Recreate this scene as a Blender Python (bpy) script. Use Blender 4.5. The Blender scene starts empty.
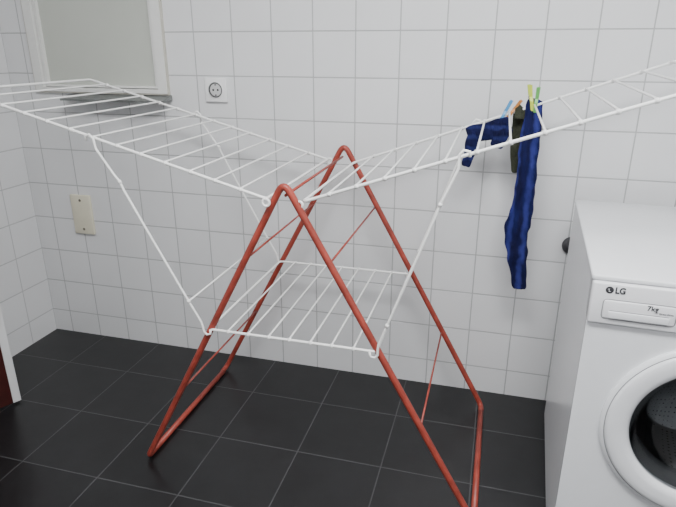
import bpy, bmesh, math, random
from mathutils import Vector, Matrix, noise
random.seed(4)
S=1.35
sc=bpy.context.scene
COL=sc.collection
def W(x,y,z): return Vector((x*S,y*S,z*S))
# ---------------------------------------------------------------- materials
def mat(name, col, rough=0.5, metal=0.0, noise=0.0, nscale=30, bump=0.0, spec=0.5):
    m=bpy.data.materials.new(name); m.use_nodes=True
    nt=m.node_tree; b=nt.nodes['Principled BSDF']
    b.inputs['Roughness'].default_value=rough; b.inputs['Metallic'].default_value=metal
    b.inputs['Specular IOR Level'].default_value=spec
    tc=nt.nodes.new('ShaderNodeTexCoord'); n=nt.nodes.new('ShaderNodeTexNoise')
    n.inputs['Scale'].default_value=nscale; n.inputs['Detail'].default_value=4
    nt.links.new(tc.outputs['Object'],n.inputs['Vector'])
    r=nt.nodes.new('ShaderNodeValToRGB')
    r.color_ramp.elements[0].position=.3; r.color_ramp.elements[1].position=.7
    r.color_ramp.elements[0].color=tuple(c*(1-noise) for c in col)+(1,)
    r.color_ramp.elements[1].color=tuple(min(1,c*(1+noise)) for c in col)+(1,)
    nt.links.new(n.outputs['Fac'],r.inputs['Fac']); nt.links.new(r.outputs['Color'],b.inputs['Base Color'])
    if bump:
        bp=nt.nodes.new('ShaderNodeBump'); bp.inputs['Strength'].default_value=bump; bp.inputs['Distance'].default_value=.002
        nt.links.new(n.outputs['Fac'],bp.inputs['Height']); nt.links.new(bp.outputs['Normal'],b.inputs['Normal'])
    return m
def tilemat(name, axes, org, size, mortar, c1, c2, cm, rough, var=None, bumpd=.0015, wav=.1):
    m=bpy.data.materials.new(name); m.use_nodes=True
    nt=m.node_tree; b=nt.nodes['Principled BSDF']; N=nt.nodes.new; L=nt.links.new
    g=N('ShaderNodeNewGeometry'); s=N('ShaderNodeSeparateXYZ'); c=N('ShaderNodeCombineXYZ')
    L(g.outputs['Position'],s.inputs[0])
    for i,(a,o) in enumerate(zip(axes,org)):
        md=N('ShaderNodeMath'); md.operation='SUBTRACT'; md.inputs[1].default_value=o
        L(s.outputs[a],md.inputs[0]); L(md.outputs[0],c.inputs[i])
    br=N('ShaderNodeTexBrick'); br.offset=0; br.squash=1
    L(c.outputs[0],br.inputs['Vector'])
    br.inputs['Scale'].default_value=1; br.inputs['Brick Width'].default_value=size; br.inputs['Row Height'].default_value=size
    br.inputs['Mortar Size'].default_value=mortar; br.inputs['Mortar Smooth'].default_value=.35
    br.inputs['Color1'].default_value=c1+(1,); br.inputs['Color2'].default_value=c2+(1,); br.inputs['Mortar'].default_value=cm+(1,)
    n=N('ShaderNodeTexNoise'); n.inputs['Scale'].default_value=9; n.inputs['Detail'].default_value=5
    L(g.outputs['Position'],n.inputs['Vector'])
    mx=N('ShaderNodeMix'); mx.data_type='RGBA'; mx.blend_type='MULTIPLY'; mx.inputs['Factor'].default_value=1
    rp=N('ShaderNodeValToRGB'); v=var or .02
    rp.color_ramp.elements[0].position=.3; rp.color_ramp.elements[0].color=(1-v,1-v,1-v,1)
    rp.color_ramp.elements[1].position=.7
    L(n.outputs['Fac'],rp.inputs['Fac']); L(br.outputs['Color'],mx.inputs['A']); L(rp.outputs['Color'],mx.inputs['B'])
    L(mx.outputs['Result'],b.inputs['Base Color'])
    b.inputs['Roughness'].default_value=rough
    mm=N('ShaderNodeMath'); mm.operation='MULTIPLY_ADD'; mm.inputs[1].default_value=-1
    ms=N('ShaderNodeMath'); ms.operation='MULTIPLY'; ms.inputs[1].default_value=wav
    L(n.outputs['Fac'],ms.inputs[0]); L(br.outputs['Fac'],mm.inputs[0]); L(ms.outputs[0],mm.inputs[2])
    bp=N('ShaderNodeBump'); bp.inputs['Distance'].default_value=bumpd; bp.inputs['Strength'].default_value=.6
    L(mm.outputs[0],bp.inputs['Height']); L(bp.outputs['Normal'],b.inputs['Normal'])
    return m
T=.161
wt=dict(size=T,mortar=.0026,c1=(.80,.803,.81),c2=(.785,.788,.795),rough=.13,wav=.15,bumpd=.0014)
M_wall_b=tilemat('white_tile_x',('X','Z'),(-.3576,1.401-9*T),cm=(.47,.472,.475),**wt)
M_wall_l=tilemat('white_tile_y',('Y','Z'),(1.571*S-13*T,1.401-9*T),cm=(.54,.542,.545),**wt)
M_floor=tilemat('slate_floor',('X','Y'),(-.429*S,1.156*S),.30,.0022,(.0085,.0085,.0095),(.012,.012,.0132),(.08,.08,.083),.34,var=.4,wav=.8)
M_ceil=mat('ceiling_paint',(.85,.85,.84),.9,noise=.02)
M_red=mat('red_enamel',(.31,.048,.032),.42,noise=.25,nscale=22,bump=.15)
M_white=mat('white_coated_wire',(.95,.95,.93),.25,noise=.01)
M_wash=mat('white_enamel',(.83,.84,.86),.22,noise=.01)
M_panel=mat('white_plastic',(.84,.84,.86),.33,noise=.01)
M_ivory=mat('ivory_plastic',(.76,.72,.57),.5,noise=.02)
M_out=mat('outlet_plastic',(.9,.9,.9),.3,noise=.01)
M_dark=mat('dark_plastic',(.02,.02,.022),.4,noise=.1)
M_grey=mat('grey_print',(.035,.035,.04),.5,noise=.02)
M_rub=mat('dark_rubber',(.05,.05,.055),.6,noise=.05)
M_gask=mat('grey_rubber',(.11,.115,.12),.5,noise=.05)
M_seam=mat('seam_grey',(.24,.24,.25),.5,noise=.02)
M_screw=mat('screw_metal',(.25,.23,.18),.4,metal=.8,noise=.05)
M_frame=mat('window_paint',(.80,.80,.775),.45,noise=.02)
M_beige=mat('beige_edge_paint',(.55,.53,.47),.5,noise=.03)
M_sill=mat('grey_stone',(.17,.18,.175),.4,noise=.2,nscale=60)
M_door=mat('dark_red_wood',(.06,.012,.010),.4,noise=.3,nscale=12)
M_dwhite=mat('door_edge_white',(.76,.76,.76),.4,noise=.02)
M_olive=mat('olive_knit',(.030,.034,.020),.95,noise=.35,nscale=200,bump=.6)
# ---------------------------------------------------------------- helpers
def obj(name, me, m=None, parent=None, label=None, cat=None, kind=None, group=None, smooth=False):
    o=bpy.data.objects.new(name,me); COL.objects.link(o)
    if m is not None and me is not None: me.materials.append(m)
    if parent is not None: o.parent=parent
    if label: o['label']=label
    if cat: o['category']=cat
    if kind: o['kind']=kind
    if group: o['group']=group
    if smooth:
        for p in me.polygons: p.use_smooth=True
    return o
def empty(name, loc, rz=0, **k):
    o=obj(name,None,**k); o.location=loc; o.rotation_euler=(0,0,rz); o.empty_display_size=.1
    return o
class MB:
    def __init__(s): s.v=[];s.f=[]
    def tube(s,pts,r,n=10,cyc=False,caps=True):
        pts=[Vector(p) for p in pts]; N=len(pts)
        rs=r if isinstance(r,(list,tuple)) else [r]*N
        tans=[]
        for i in range(N):
            a=pts[(i-1)%N] if (cyc or i>0) else pts[i]; b=pts[(i+1)%N] if (cyc or i<N-1) else pts[i]
            tans.append((b-a).normalized())
        t=tans[0]; u=t.cross(Vector((0,0,1)))
        if u.length<.1: u=t.cross(Vector((0,1,0)))
        u.normalize(); base=len(s.v)
        for i in range(N):
            t=tans[i]; u=(u-t*u.dot(t)).normalized(); w=t.cross(u)
            for k in range(n):
                a=2*math.pi*k/n; s.v.append(pts[i]+(u*math.cos(a)+w*math.sin(a))*rs[i])
        for i in range(N if cyc else N-1):
            j=(i+1)%N
            for k in range(n):
                k2=(k+1)%n; s.f.append((base+i*n+k,base+i*n+k2,base+j*n+k2,base+j*n+k))
        if caps and not cyc:
            s.f.append(tuple(base+k for k in reversed(range(n)))); s.f.append(tuple(base+(N-1)*n+k for k in range(n)))
    def box(s,a,b):
        (x0,y0,z0),(x1,y1,z1)=a,b; o=len(s.v)
        s.v+= [Vector(p) for p in ((x0,y0,z0),(x1,y0,z0),(x1,y1,z0),(x0,y1,z0),(x0,y0,z1),(x1,y0,z1),(x1,y1,z1),(x0,y1,z1))]
        for q in ((0,3,2,1),(4,5,6,7),(0,1,5,4),(1,2,6,5),(2,3,7,6),(3,0,4,7)): s.f.append(tuple(o+i for i in q))
    def lathe(s,prof,c,n=64,close=False):
        o=len(s.v); c=Vector(c)
        for r,y in prof:
            for k in range(n):
                a=2*math.pi*k/n; s.v.append(c+Vector((r*math.cos(a),y,r*math.sin(a))))
        for i in range(len(prof)-1):
            for k in range(n):
                k2=(k+1)%n; s.f.append((o+i*n+k,o+i*n+k2,o+(i+1)*n+k2,o+(i+1)*n+k))
        if close: s.f.append(tuple(o+(len(prof)-1)*n+k for k in range(n)))
    def mesh(s,name):
        me=bpy.data.meshes.new(name); me.from_pydata([tuple(v) for v in s.v],[],s.f)
        bm=bmesh.new(); bm.from_mesh(me); bmesh.ops.recalc_face_normals(bm,faces=bm.faces); bm.to_mesh(me); bm.free()
        return me
def fillet(pts,rad,n=8):
    pts=[Vector(p) for p in pts]; out=[pts[0]]
    for i in range(1,len(pts)-1):
        r_=rad[i-1] if isinstance(rad,(list,tuple)) else rad
        a,b,c=pts[i-1],pts[i],pts[i+1]; d1=(a-b).normalized(); d2=(c-b).normalized()
        p=b+d1*r_; q=b+d2*r_
        for k in range(n+1):
            t=k/n; out.append(p*(1-t)**2+b*2*t*(1-t)+q*t*t)
    out.append(pts[-1]); return out
def sharp(o,ang=35):
    for p in o.data.polygons: p.use_smooth=True
    try: o.data.set_sharp_from_angle(angle=math.radians(ang))
    except Exception: pass
    return o
def boxobj(name,a,b,m,bev=0,seg=3,**k):
    mb=MB(); mb.box(a,b); me=mb.mesh(name)
    if bev:
        bm=bmesh.new(); bm.from_mesh(me); bmesh.ops.bevel(bm,geom=bm.edges[:],offset=bev,segments=seg,affect='EDGES',profile=.5); bm.to_mesh(me); bm.free()
    o=obj(name,me,m,**k)
    if bev: sharp(o)
    return o
def text(name,body,size,loc,m,parent,ext=.0004,off=0.0):
    cu=bpy.data.curves.new(name+'_c','FONT'); cu.body=body; cu.size=size; cu.extrude=ext; cu.offset=off; cu.align_x='CENTER'; cu.align_y='CENTER'
    t=bpy.data.objects.new('tmp',cu); COL.objects.link(t); bpy.context.view_layer.update()
    me=bpy.data.meshes.new_from_object(t.evaluated_get(bpy.context.evaluated_depsgraph_get()))
    bpy.data.objects.remove(t); me.materials.clear()
    o=obj(name,me,m,parent); o.location=loc; o.rotation_euler=(math.pi/2,0,0); return o
# ---------------------------------------------------------------- room
XL=-1.530*S; YB=1.571*S; XR=1.35; YF=-1.1; ZC=2.6
st=dict(kind='structure')
boxobj('floor',(XL-.1,YF-.1,-.1),(XR+.1,YB+.1,0),M_floor,**st)
boxobj('ceiling',(XL-.1,YF-.1,ZC),(XR+.1,YB+.1,ZC+.1),M_ceil,**st)
boxobj('wall_left',(XL-.1,YF-.1,0),(XL,YB,ZC),M_wall_l,**st)
boxobj('wall_right',(XR,YF-.1,0),(XR+.1,YB,ZC),M_wall_l,**st)
boxobj('wall_front',(XL,YF-.1,0),(XR,YF,ZC),M_wall_b,**st)
wx0,wx1,wz0,wz1=-1.425*S,-.957*S,.866*S,2.15
mb=MB()
mb.box((XL-.1,YB,0),(XR+.1,YB+.12,wz0)); mb.box((XL-.1,YB,wz1),(XR+.1,YB+.12,ZC))
mb.box((XL-.1,YB,wz0),(wx0,YB+.12,wz1)); mb.box((wx1,YB,wz0),(XR+.1,YB+.12,wz1))
obj('wall_back',mb.mesh('wall_back'),M_wall_b,**st)
win=empty('window_1',((wx0+wx1)/2,YB+.02,wz0),**st)
bpy.context.view_layer.update()
def lo(o): o.matrix_parent_inverse=win.matrix_world.inverted(); return o
fw=.040; fb=.016
mb=MB()
y0,y1=YB-.016,YB+.06
mb.box((wx0,y0,wz0),(wx0+fw,y1,wz1)); mb.box((wx1-fw,y0,wz0),(wx1,y1,wz1))
mb.box((wx0+fw,y0,wz0),(wx1-fw,y1,wz0+fb)); mb.box((wx0+fw,y0,wz1-fw),(wx1-fw,y1,wz1))
lo(obj('window_frame',mb.mesh('window_frame'),M_frame,win))
mb=MB(); e_=.006
mb.box((wx0-e_,y0+.004,wz0-e_),(wx0,YB+.01,wz1+e_)); mb.box((wx1,y0+.004,wz0-e_),(wx1+e_,YB+.01,wz1+e_)); mb.box((wx0,y0+.004,wz0-e_),(wx1,YB+.01,wz0)); mb.box((wx0,y0+.004,wz1),(wx1,YB+.01,wz1+e_))
lo(obj('window_edge',mb.mesh('window_edge'),M_beige,win))
mb=MB(); g=.003; a0=wx0+fw+g; a1=wx1-fw-g; b0=wz0+fb+g; b1=wz1-fw-g; q=.013; yy0=YB-.004
mb.box((a0,yy0,b0),(a0+q,y1,b1)); mb.box((a1-q,yy0,b0),(a1,y1,b1)); mb.box((a0+q,yy0,b0),(a1-q,y1,b0+.008)); mb.box((a0+q,yy0,b1-q),(a1-q,y1,b1))
lo(obj('window_sash',mb.mesh('window_sash'),M_frame,win))
M_pane=mat('frosted_pane',(.56,.58,.525),.35,noise=.03,nscale=4)
lo(boxobj('window_pane',(a0+q,YB+.012,b0+.008),(a1-q,YB+.03,b1-q),M_pane,parent=win))
lo(boxobj('window_back',(wx0+fw,YB+.055,wz0+.01),(wx1-fw,YB+.065,wz1-fw),M_dark,parent=win))
mb=MB(); lx0,lx1=-1.30*S,wx1+.012
mb.v=[Vector(p) for p in ((lx0,YB,.846*S),(lx1,YB,.846*S),(lx1,YB,.861*S),(lx0,YB,.861*S),(lx0,YB-.080,.843*S),(lx1,YB-.080,.843*S),(lx1,YB-.080,.849*S),(lx0,YB-.080,.849*S))]
mb.f=[(0,1,2,3),(4,7,6,5),(3,2,6,7),(0,4,5,1),(0,3,7,4),(1,5,6,2)]
obj('trim_1',mb.mesh('trim_1'),M_sill,**st)
hx,hy=-1.525*S,.70*S; ex,ey=-1.309*S,1.153*S
d=empty('door_1',(hx,hy,0),math.atan2(ey-hy,ex-hx),**st)
Ld=math.hypot(ex-hx,ey-hy)
boxobj('door_leaf',(0,-.018,.01),(Ld-.03,.018,2.05),M_door,.002,parent=d)
boxobj('door_edge_strip',(Ld-.03,-.02,.01),(Ld,.02,2.05),M_dwhite,.002,parent=d)
# ---------------------------------------------------------------- drying rack
yf,yb=1.04,1.48
axm=-.395; az=.742; xl=-.785; xr=.028; zs=.402
bz=.012/S
rack=empty('drying_rack',W(axm,(yf+yb)/2,0),label='folding drying rack with red legs and white wire wings',cat='drying rack')
bpy.context.view_layer.update()
inv=rack.matrix_world.inverted()
def rp(name,mb,m,label=None):
    o=obj(name,mb.mesh(name),m,rack,smooth=True,label=label); o.matrix_parent_inverse=inv; return o
def legx(side,z):
    e=xl if side<0 else xr
    return axm+(e-axm)*(az-z)/(az-bz)
for y in (yf,yb):
    mb=MB(); ft=.03
    d=1 if y==yf else -1
    ax_,az_,yy=(axm-.003,az+.007,y-.014) if y==yf else (axm+.004,az+.014,y)
    p=[W(xl-.003,yy+d*ft,bz),W(xl-.003,yy,bz),W(ax_,y,az_),W(xr,yy,bz),W(xr,yy+d*ft,bz)]
    a=fillet(p,[.026,.036,.026],8)
    mb.tube(a,.0100,14)
    rp('a_frame',mb,M_red)
for x in (xl,xr):
    mb=MB(); mb.tube([W(x-(.003 if x<0 else 0),yf+.016,bz),W(x,yb-.03,bz)],.0101,14)
    rp('foot_bar',mb,M_red)
for z in (.584,.232):
    for s in (-1,1):
        mb=MB(); mb.tube([W(legx(s,z),yf,z),W(legx(s,z),yb,z)],.0032,8)
        rp('brace_rod',mb,M_red)
mb=MB(); mb.tube([W(axm,yf,az-.022),W(axm,yb,az-.022)],.0042,8); rp('ridge_rod',mb,M_red)
def grid(mb,a,b,yA,yB,n,rr,rw,collar=True,corner=.03,tw=0,yin=None):
    A=lambda t,y: W(a[0]+(b[0]-a[0])*t,y,a[1]+(b[1]-a[1])*t+(tw*t if y==yB else 0))
    loop=[A(0,yA),A(1,yA),A(1,yB),A(0,yB)]
    mid=(loop[0]+loop[3])/2
    path=fillet([mid]+loop[0:4]+[mid],corner,6)[:-1]
    mb.tube(path,rr,10,cyc=True)
    for i in range(1,n):
        t=i/n+random.uniform(-.001,.001); j=random.uniform(-.003,.003)
        off=Vector((0,0,rr*.8))
        p,q=A(t,yA)+off,A(t+j*.4,yB)+off
        dv=(q-p).normalized()
        mb.tube([p-dv*.006-Vector((0,0,.006)),p-dv*.003,p+dv*.004,q-dv*.004,q+dv*.003,q+dv*.006-Vector((0,0,.006))],rw,8)
        if collar:
            ax=(b[0]-a[0],b[1]-a[1]); al=Vector((ax[0],0,ax[1])).normalized()
            for c in (A(t,yA),A(t+j*.4,yB)): mb.tube([c-al*.0045,c+al*.0045],rr*1.5,8)
def ring(mb,c,r,w):
    u=Vector((1,0,0)); v=Vector((0,0,1))
    mb.tube([c+u*r*math.cos(k*math.pi/8)+v*r*math.sin(k*math.pi/8) for k in range(16)],w,8,cyc=True)
WI=.008
IL=(-.434,.712); IR=(-.362,.707); OL=(-1.150,.909); OR=(.410,.975)
mb=MB(); grid(mb,IL,OL,yf+WI-.014,yb-WI,13,.0044,.0030,corner=.012)
for y in (yf+WI-.024,yb-WI+.006): ring(mb,W(IL[0]+.003,y,IL[1]-.005),.010,.0038)
rp('wing',mb,M_white)
mb=MB(); grid(mb,IR,OR,yf+WI,yb-WI,14,.0045,.0032,corner=.02,tw=.010)
for y in (yf+WI-.008,yb-WI+.006): ring(mb,W(IR[0]-.004,y,IR[1]-.004),.009,.0036)
rp('wing',mb,M_white)
mb=MB(); grid(mb,(legx(-1,zs)-.008,zs),(legx(1,zs)-.002,zs),yf-.012,yb-.006,8,.0042,.0030,corner=.012); rp('lower_shelf',mb,M_white)
def strut(x0,z0,x1,z1,y,kink=.012):
    mb=MB(); a=W(x0,y,z0); b=W(x1,y,z1); d=(b-a).normalized(); n=Vector((-d.z,0,d.x))
    if n.x>0: n=-n
    if x1<x0: n=-n*1
    pts=[a+n*.014-d*.004,a+n*.007-d*.016,a-n*.006-d*.014,a-n*.010-d*.002,a-n*.004+d*.014,a+d*.03]
    pts+=[a.lerp(b,.18),a.lerp(b,.5)+n*kink*.35,a.lerp(b,.74)+n*kink*.7,a.lerp(b,.78)+n*kink,a.lerp(b,.82)+n*kink*.6,b-d*.03,b-d*.014+n*.006,b-d*.002+n*.011,b+d*.013+n*.006,b+d*.015-n*.008,b+d*.004-n*.014]
    mb.tube(pts,.0038,8)
    for t,kk in ((.16,.0),(.78,kink)): 
        c=a.lerp(b,t)+n*kk; mb.tube([c-d*.005,c+d*.005],.0054,8)
    rp('support_strut',mb,M_white)
    return a.lerp(b,.16)
for args in ((legx(-1,zs)-.012,zs,-.820,.816,.012),(legx(1,zs)-.004,zs,-.052,.818,.004)):
    e=[strut(*args[:4],y,args[4]) for y in (yf-.018,yb+.004)]
    mb=MB(); mb.tube(e,.0028,8); rp('strut_crossbar',mb,M_white)
# ---------------------------------------------------------------- washing machine
wm=empty('washing_machine',(.240,1.305,0),math.radians(-2.9),label='white front-loading washing machine with large round door, against the tiled wall',cat='washing machine')
w,dp,h=.60,.70,.867
CX,CZ,R=.298,.500,.232
mb=MB(); th=.02
mb.box((0,.0,.015),(th,dp,h-.012)); mb.box((w-th,.0,.015),(w,dp,h-.012)); mb.box((th,dp-th,.015),(w-th,dp,h-.012)); mb.box((th,.0,.015),(w-th,dp-th,.035))
body=obj('body',mb.mesh('body'),M_wash,wm)
boxobj('top_panel',(-.003,-.006,h-.012),(w+.003,dp,h),M_wash,.004,parent=wm)
mb=MB(); n=72; z0,z1=.205,.748
def rect(a):
    c,s_=math.cos(a),math.sin(a); k=1e9
    if abs(c)>1e-6: k=min(k,((w-CX) if c>0 else CX)/abs(c))
    if abs(s_)>1e-6: k=min(k,((z1-CZ) if s_>0 else (CZ-z0))/abs(s_))
    return CX+c*k,CZ+s_*k
angs=sorted([2*math.pi*k/n for k in range(n)]+[math.atan2(z-CZ,x-CX)%(2*math.pi) for x in (0,w) for z in (z0,z1)])
n=len(angs)
for a in angs:
    X,Z=rect(a); mb.v.append(Vector((X,-.004,Z)))
for a in angs: mb.v.append(Vector((CX+.2*math.cos(a),-.004,CZ+.2*math.sin(a))))
for a in angs: mb.v.append(Vector((CX+.2*math.cos(a),.03,CZ+.2*math.sin(a))))
for a in angs:
    X,Z=rect(a); mb.v.append(Vector((X,.01,Z)))
for k in range(n):
    k2=(k+1)%n
    mb.f+=[(k,k2,n+k2,n+k),(n+k,n+k2,2*n+k2,2*n+k),(k,k2,3*n+k2,3*n+k)]
obj('front_panel',mb.mesh('front_panel'),M_wash,wm)
boxobj('kick_panel',(0,-.004,.02),(w,.01,.202),M_wash,.003,parent=wm)
cp=boxobj('control_panel',(0,-.014,.752),(w,.03,h-.0135),M_panel,.005,parent=wm)
D=.004
dr=boxobj('detergent_drawer',(.028,-.0165,.764+D),(.176,-.008,.810+D),M_panel,.004,parent=wm)
boxobj('drawer_handle',(.040,-.0195,.767+D),(.164,-.0155,.784+D),M_wash,.0016,parent=dr,label='recessed drawer grip')
mb=MB()
a=.027;b=.177;zz0=.763+D;zz1=.811+D
mb.tube(fillet([(.1,-.0142,zz0),(a,-.0142,zz0),(a,-.0142,zz1),(b,-.0142,zz1),(b,-.0142,zz0),(.1,-.0142,zz0)],.010,5)[:-1],.0010,6,cyc=True)
mb.tube([(.042,-.0167,.7668+D),(.162,-.0167,.7668+D)],.0011,6)
mb.tube([(.042,-.0169,.785+D),(.162,-.0169,.785+D)],.0009,6)
obj('drawer_seam',mb.mesh('drawer_seam'),M_seam,dr)
mb=MB(); mb.lathe([(.026,-.014),(.026,-.030),(.022,-.034),(.0,-.034)],(.31,0,.802),32); obj('program_dial',mb.mesh('program_dial'),M_panel,wm,smooth=True)
boxobj('display',(.40,-.016,.780),(.50,-.012,.822),M_dark,.002,parent=wm)
LZ=.8375
mb=MB(); mb.lathe([(.0085,-.0146),(.0,-.0150)],(.036,0,LZ),24); lg=obj('brand_mark',mb.mesh('brand_mark'),M_grey,wm)
mb=MB(); mb.box((.0345,-.0156,LZ-.0035),(.0354,-.0151,LZ+.0035)); mb.box((.0345,-.0156,LZ-.0035),(.0380,-.0151,LZ-.0026)); mb.box((.032,-.0156,LZ+.0015),(.0333,-.0151,LZ+.0028))
obj('mark_lines',mb.mesh('mark_lines'),M_panel,lg)
bt=text('brand_text','LG',.020,(.058,-.0148,LZ),M_grey,wm,off=.0006); bt.scale=(.9,1,1)
text('capacity_text','7kg',.0165,(.128,-.0170,.8010+D),M_grey,dr,off=.0002)
text('caption_text','Direct Drive',.0055,(.156,-.0170,.7915+D),M_grey,dr)
door=empty('door',(0,0,0),parent=wm)
mb=MB(); mb.lathe([(R,-.003),(R+.001,-.010),(R-.002,-.0145),(R-.008,-.0165)],(CX,0,CZ),96)
mb.lathe([(R-.010,-.0165),(R-.012,-.021),(R-.017,-.0235),(R-.030,-.0245),(.186,-.0235),(.176,-.021),(.170,-.014),(.166,-.006),(.166,.0)],(CX,0,CZ),96)
sharp(obj('door_ring',mb.mesh('door_ring'),M_wash,door),40)
mb=MB(); mb.lathe([(R-.008,-.0162),(R-.010,-.0162)],(CX,0,CZ),96); obj('ring_groove',mb.mesh('ring_groove'),M_seam,door,label='thin grey groove around the door ring')
gl=bpy.data.materials.new('door_glass'); gl.use_nodes=True
b=gl.node_tree.nodes['Principled BSDF']; b.inputs['Transmission Weight'].default_value=1; b.inputs['Roughness'].default_value=.02; b.inputs['IOR'].default_value=1.35
b.inputs['Base Color'].default_value=(.46,.48,.50,1)
mb=MB(); mb.lathe([(.167,-.010),(.160,-.012),(.142,.02),(.115,.06),(.06,.078),(.001,.082)],(CX,0,CZ),64)
obj('door_glass',mb.mesh('door_glass'),gl,door,smooth=True)
mb=MB(); mb.lathe([(.2,.0),(.176,.01),(.167,.03),(.175,.05),(.168,.07),(.185,.085)],(CX,0,CZ),64)
obj('gasket',mb.mesh('gasket'),M_gask,wm,smooth=True)
M_drum=mat('drum_steel',(.35,.36,.37),.3,metal=.9,noise=.05)
nt=M_drum.node_tree; v=nt.nodes.new('ShaderNodeTexVoronoi'); v.inputs['Scale'].default_value=45; v.inputs['Randomness'].default_value=.1
tc=nt.nodes.new('ShaderNodeTexCoord'); nt.links.new(tc.outputs['Object'],v.inputs['Vector'])
r=nt.nodes.new('ShaderNodeValToRGB'); r.color_ramp.elements[0].position=.16; r.color_ramp.elements[0].color=(.05,.05,.05,1); r.color_ramp.elements[1].position=.22; r.color_ramp.elements[1].color=(.28,.29,.30,1)
nt.links.new(v.outputs['Distance'],r.inputs['Fac']); nt.links.new(r.outputs['Color'],nt.nodes['Principled BSDF'].inputs['Base Color'])
mb=MB(); mb.lathe([(.185,.085),(.235,.10),(.235,.40),(.22,.42),(.001,.42)],(CX,0,CZ),64)
obj('drum',mb.mesh('drum'),M_drum,wm,smooth=True)
for x in (.06,w-.06):
    for y in (.06,dp-.06):
        mb=MB(); mb.tube([(x,y,0),(x,y,.02)],.02,16); obj('foot',mb.mesh('foot'),M_dark,wm)
# ---------------------------------------------------------------- wall fittings
ox,oz=-.799*S,.880*S
ot=empty('wall_outlet',(ox,YB,oz),label='white square wall socket on the tiled wall',cat='power outlet')
boxobj('cover_plate',(-.046,-.012,-.046),(.046,0,.046),M_out,.003,parent=ot)
mb=MB(); mb.lathe([(.0335,-.012),(.0315,-.0150),(.0295,-.0150)],(0,0,0),40); obj('socket_rim',mb.mesh('socket_rim'),M_out,ot,smooth=True)
mb=MB(); mb.lathe([(.0295,-.0150),(.0285,-.0126),(.0235,-.0124)],(0,0,0),40); obj('socket_shadow_gap',mb.mesh('socket_shadow_gap'),mat('gap_grey',(.09,.09,.09),.6,noise=.02),ot,label='dark recessed ring')
mb=MB(); mb.lathe([(.0235,-.0124),(.001,-.0126)],(0,0,0),40); obj('socket_well',mb.mesh('socket_well'),mat('well_white',(.62,.62,.62),.5,noise=.02),ot)
mb=MB()
for s in (-1,1): mb.lathe([(.0042,-.0132),(.0001,-.0133)],(s*.0098,0,0),12)
mb.box((-.003,-.0134,.017),(.003,-.0126,.022)); mb.box((-.003,-.0134,-.022),(.003,-.0126,-.017))
obj('socket_contacts',mb.mesh('socket_contacts'),M_dark,ot)
bx=empty('junction_box_cover',(-1.329*S,YB,.463*S),label='ivory rectangular blank cover plate screwed to the tiled wall',cat='wall plate')
boxobj('cover_plate',(-.052,-.014,-.092),(.052,0,.092),M_ivory,.004,parent=bx)
for z in (.068,-.068):
    mb=MB(); mb.lathe([(.0065,-.0138),(.0055,-.0155),(.001,-.016)],(0,0,z),16); obj('screw',mb.mesh('screw'),M_screw,bx,smooth=True)
vp=empty('water_valve',(.221*S,YB,.494*S),label='dark round pipe fitting on the wall behind the washing machine',cat='pipe fitting')
mb=MB(); mb.lathe([(.032,0),(.032,-.010),(.026,-.016),(.014,-.018),(.014,-.04),(.001,-.04)],(0,0,0),32); obj('valve_body',mb.mesh('valve_body'),M_rub,vp,smooth=True)
# ---------------------------------------------------------------- laundry
def knit(name,c1,c2,c3,axis,ws,lo_=.45,hi=.95):
    m=bpy.data.materials.new(name); m.use_nodes=True; nt=m.node_tree; b=nt.nodes['Principled BSDF']; N=nt.nodes.new; L=nt.links.new
    b.inputs['Roughness'].default_value=.95; b.inputs['Specular IOR Level'].default_value=.1
    tc=N('ShaderNodeTexCoord')
    mp=N('ShaderNodeMapping'); mp.inputs['Scale'].default_value=(45,20,9)
    n=N('ShaderNodeTexNoise'); n.inputs['Scale'].default_value=1; n.inputs['Detail'].default_value=4
    L(tc.outputs['Object'],mp.inputs[0]); L(mp.outputs[0],n.inputs['Vector'])
    r=N('ShaderNodeValToRGB'); E=r.color_ramp.elements; E[0].position=.36; E[1].position=.66
    E[0].color=c1+(1,); E[1].color=c2+(1,)
    L(n.outputs['Fac'],r.inputs['Fac'])
    w2=N('ShaderNodeTexWave'); w2.bands_direction=axis; w2.inputs['Scale'].default_value=ws; w2.inputs['Distortion'].default_value=1.5; w2.inputs['Detail Scale'].default_value=4
    L(tc.outputs['Object'],w2.inputs['Vector'])
    r2=N('ShaderNodeValToRGB'); r2.color_ramp.elements[0].position=lo_; r2.color_ramp.elements[1].position=hi
    L(w2.outputs['Fac'],r2.inputs['Fac'])
    mx=N('ShaderNodeMix'); mx.data_type='RGBA'; L(r2.outputs['Color'],mx.inputs['Factor']); L(r.outputs['Color'],mx.inputs['A']); mx.inputs['B'].default_value=c3+(1,)
    L(mx.outputs['Result'],b.inputs['Base Color'])
    wv=N('ShaderNodeTexWave'); wv.bands_direction='X'; wv.inputs['Scale'].default_value=70; wv.inputs['Distortion'].default_value=2
    L(tc.outputs['Object'],wv.inputs['Vector'])
    bp=N('ShaderNodeBump'); bp.inputs['Strength'].default_value=.7; bp.inputs['Distance'].default_value=.002
    L(wv.outputs['Fac'],bp.inputs['Height']); L(bp.outputs['Normal'],b.inputs['Normal'])
    return m
M_blue=knit('blue_knit',(.009,.010,.042),(.013,.016,.085),(.034,.040,.20),'X',6.5,.55,1.0)
M_navy=knit('navy_knit',(.009,.010,.038),(.012,.014,.065),(.020,.026,.11),'Z',9)
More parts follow.
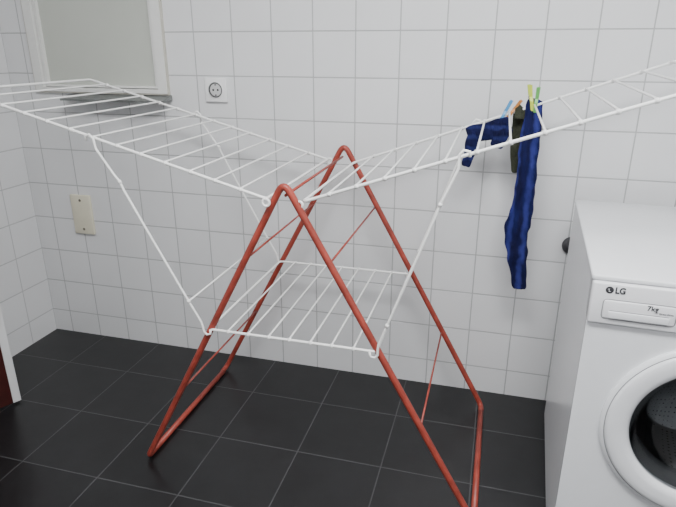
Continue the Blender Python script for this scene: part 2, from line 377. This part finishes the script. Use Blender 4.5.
def cloth(name,pts,ws,ts,side,m,label,cat,seed=0,rip=.004,wr=.006,mesh_only=None,edge=.16):
    rnd=random.Random(seed); mb=MB(); n=40
    pts=[Vector(p) for p in pts]
    P=[];Wd=[];Th=[]
    K=14
    def cr(a,b,c,d,t): return .5*((2*b)+(c-a)*t+(2*a-5*b+4*c-d)*t*t+(3*b-a-3*c+d)*t**3)
    for i in range(len(pts)-1):
        g=lambda L,j:L[max(0,min(len(L)-1,j))]
        for k in range(K):
            t=k/K
            P.append(cr(g(pts,i-1),pts[i],pts[i+1],g(pts,i+2),t)); Wd.append(cr(g(ws,i-1),ws[i],ws[i+1],g(ws,i+2),t)); Th.append(cr(g(ts,i-1),ts[i],ts[i+1],g(ts,i+2),t))
    P.append(pts[-1]);Wd.append(ws[-1]);Th.append(ts[-1])
    ph=rnd.random()*6; N=len(P); sd=Vector((seed*7.3,seed*3.1,0))
    for i in range(N):
        t=(P[min(N-1,i+1)]-P[max(0,i-1)]).normalized()
        s=Vector(side) if side else t.cross(Vector((0,-1,0)))
        s=(s-t*s.dot(t)).normalized(); q=t.cross(s)
        e=1
        if i<3: e=(.8,.93,.98)[i]
        if i>N-4: e=(.75,.9,.97)[N-1-i]
        for k in range(n):
            a=2*math.pi*k/n; cx=math.cos(a); sx=math.sin(a)
            wob=1+edge*noise.noise(P[i]*26+sd+Vector((0,math.copysign(5,cx),0)))
            x=math.copysign(abs(cx)**.7,cx)*Wd[i]/2*e*wob
            base=P[i]+s*x
            pn=Vector((base.x*38,0,base.z*16))+sd
            fold=rip*math.sin(x*110+ph+i*.05)+wr*noise.noise(pn)+wr*.5*noise.noise(pn*2.7)
            pn2=Vector((base.x*60,9,base.z*45))+sd
            y=sx*Th[i]/2*e+fold+.35*wr*abs(noise.noise(pn2))*(1 if sx>0 else -1)*abs(sx)
            mb.v.append(base+q*y)
    for i in range(N-1):
        for k in range(n):
            k2=(k+1)%n; mb.f.append((i*n+k,i*n+k2,(i+1)*n+k2,(i+1)*n+k))
    mb.f.append(tuple(range(n))); mb.f.append(tuple((N-1)*n+k for k in range(n)))
    if mesh_only is not None:
        o0=len(mesh_only.v); mesh_only.v+=mb.v; mesh_only.f+=[tuple(i+o0 for i in f) for f in mb.f]; return
    me=mb.mesh(name); o=obj(name,me,m,smooth=True,label=label,cat=cat); return o
yr=yb-WI
def railz(x): 
    t=(x-IR[0])/(OR[0]-IR[0])
    return IR[1]+t*(OR[1]-IR[1])+.010*t
xs=.080; zr=railz(xs)
cloth('long_sock',[W(xs+.002,yr+.009,zr-.04),W(xs+.002,yr+.008,zr-.01),W(xs+.001,yr,zr+.014),W(xs,yr-.009,zr-.010),W(xs-.001,yr-.014,zr-.07),W(xs-.001,yr-.014,zr-.16),W(xs-.002,yr-.012,zr-.25),W(xs-.008,yr-.012,zr-.315),W(xs+.003,yr-.012,zr-.40),W(xs+.015,yr-.012,zr-.468)],
 [.038,.038,.042,.052,.062,.064,.072,.082,.062,.050],[.003,.003,.003,.003,.003,.004,.004,.005,.004,.004],(1,0,0),M_blue,'long blue knitted sock pegged to the drying rack wing','sock',1,.003,.010)
xo=.049; zo=railz(xo)
cloth('olive_sock',[W(xo,yr-.008,zo-.02),W(xo,yr,zo+.006),W(xo,yr+.010,zo-.02),W(xo+.004,yr+.014,zo-.08),W(xo+.006,yr+.014,zo-.155)],
 [.032,.032,.038,.048,.034],[.003,.003,.004,.005,.005],(1,0,0),M_olive,'short dark olive sock hanging on the drying rack','sock',2,.003,.008)
ss=MB()
A=dict(side=(0,0,1),m=None,label='',cat='',seed=3,rip=.002,wr=.009,mesh_only=ss,edge=.22)
cloth('s',[W(-.068,yr-.012,railz(-.068)-.022),W(-.05,yr-.014,railz(-.05)-.020),W(-.01,yr-.014,railz(-.01)-.026),W(.030,yr-.014,railz(.034)-.026)],[.046,.056,.062,.056],[.007,.008,.008,.007],**A)
A['side']=(1,0,0); A['seed']=5
cloth('s',[W(-.052,yr-.015,railz(-.055)-.016),W(-.058,yr-.018,railz(-.055)-.05),W(-.068,yr-.018,railz(-.055)-.102)],[.046,.042,.030],[.008,.009,.007],**A)
A['seed']=7
cloth('s',[W(.012,yr-.015,railz(.016)-.016),W(.010,yr-.018,railz(.016)-.045),W(.000,yr-.019,railz(.016)-.076)],[.060,.054,.038],[.008,.009,.007],**A)
obj('short_sock',ss.mesh('short_sock'),M_navy,smooth=True,label='short navy blue sock draped along the drying rack rail',cat='sock')
def peg(x,ang,col,label,dz=0.0,sc_=.85,yo=0):
    z=railz(x)
    e=empty('clothes_peg',W(x,yr,z)+Vector((0,yo,.004+dz)),label=label,cat='clothes peg',group='clothes pegs on the drying rack')
    e.rotation_euler=(0,math.radians(ang),random.uniform(-.2,.2)); e.scale=(sc_*.88,sc_,sc_)
    m=mat('peg_plastic',col,.4,noise=.05)
    for s in (-1,1):
        mb=MB(); prof=[(-.032,.009),(-.012,.0095),(0,.009),(.012,.004),(.030,.008),(.050,.012)]
        for i,(zz,yy) in enumerate(prof):
            tk=.0035; wd=.0058
            for a,b_ in ((-wd,0),(wd,0),(wd,tk),(-wd,tk)): mb.v.append(Vector((a,s*(yy+b_),zz)))
        for i in range(len(prof)-1):
            for k in range(4):
                k2=(k+1)%4; mb.f.append((i*4+k,i*4+k2,i*4+4+k2,i*4+4+k))
        mb.f+= [(0,1,2,3),(20,21,22,23)]
        obj('prong',mb.mesh('prong'),m,e)
    mb=MB(); 
    mb.tube([(.006,0,.012),(-.006,0,.012)],.0045,10); mb.tube([(-.006,.010,.008),(-.0065,0,.016),(-.006,-.010,.008)],.0009,6)
    obj('spring',mb.mesh('spring'),M_screw,e,smooth=True)
peg(.071,-10,(.58,.68,.06),'lime green plastic clothes peg holding a long blue sock',.016,1.0)
peg(.084,2,(.14,.46,.11),'green plastic clothes peg holding a long blue sock',.004,.95)
peg(.032,34,(.55,.22,.05),'orange plastic clothes peg holding an olive sock',.0,.85)
peg(.013,24,(.08,.32,.62),'blue plastic clothes peg holding a short navy sock',.0,.95)
# ---------------------------------------------------------------- lamp
lamp=empty('ceiling_lamp',(-.05,.45,ZC),label='white fluorescent ceiling batten lamp',cat='ceiling lamp')
boxobj('lamp_housing',(-.62,-.08,-.05),(.62,.08,0),M_out,.005,parent=lamp)
em=bpy.data.materials.new('tube_glow'); em.use_nodes=True; nt=em.node_tree; nt.nodes.clear()
e=nt.nodes.new('ShaderNodeEmission'); e.inputs['Color'].default_value=(.98,.99,1,1); e.inputs['Strength'].default_value=28; o_=nt.nodes.new('ShaderNodeOutputMaterial'); nt.links.new(e.outputs[0],o_.inputs[0])
for y in (-.04,.04):
    mb=MB(); mb.tube([(-.6,y,-.07),(.6,y,-.07)],.016,12); obj('lamp_tube',mb.mesh('lamp_tube'),em,lamp,smooth=True)
ld=bpy.data.lights.new('lamp_light','AREA'); ld.shape='RECTANGLE'; ld.size=1.4; ld.size_y=.5; ld.energy=70; ld.color=(.98,.99,1)
lo_=bpy.data.objects.new('lamp_light',ld); COL.objects.link(lo_); lo_.location=(0,0,-.10); lo_.parent=lamp
wd=bpy.data.worlds.new('w'); sc.world=wd; wd.use_nodes=True; wd.node_tree.nodes['Background'].inputs[0].default_value=(.5,.52,.55,1); wd.node_tree.nodes['Background'].inputs[1].default_value=.3
# ---------------------------------------------------------------- camera
cd=bpy.data.cameras.new('camera'); cam=bpy.data.objects.new('camera',cd); COL.objects.link(cam)
cd.sensor_width=36; cd.lens=570/676*36; cd.clip_start=.02
cam.location=(0,0,S); cam.rotation_euler=(math.radians(70),0,math.radians(15.4))
sc.camera=cam
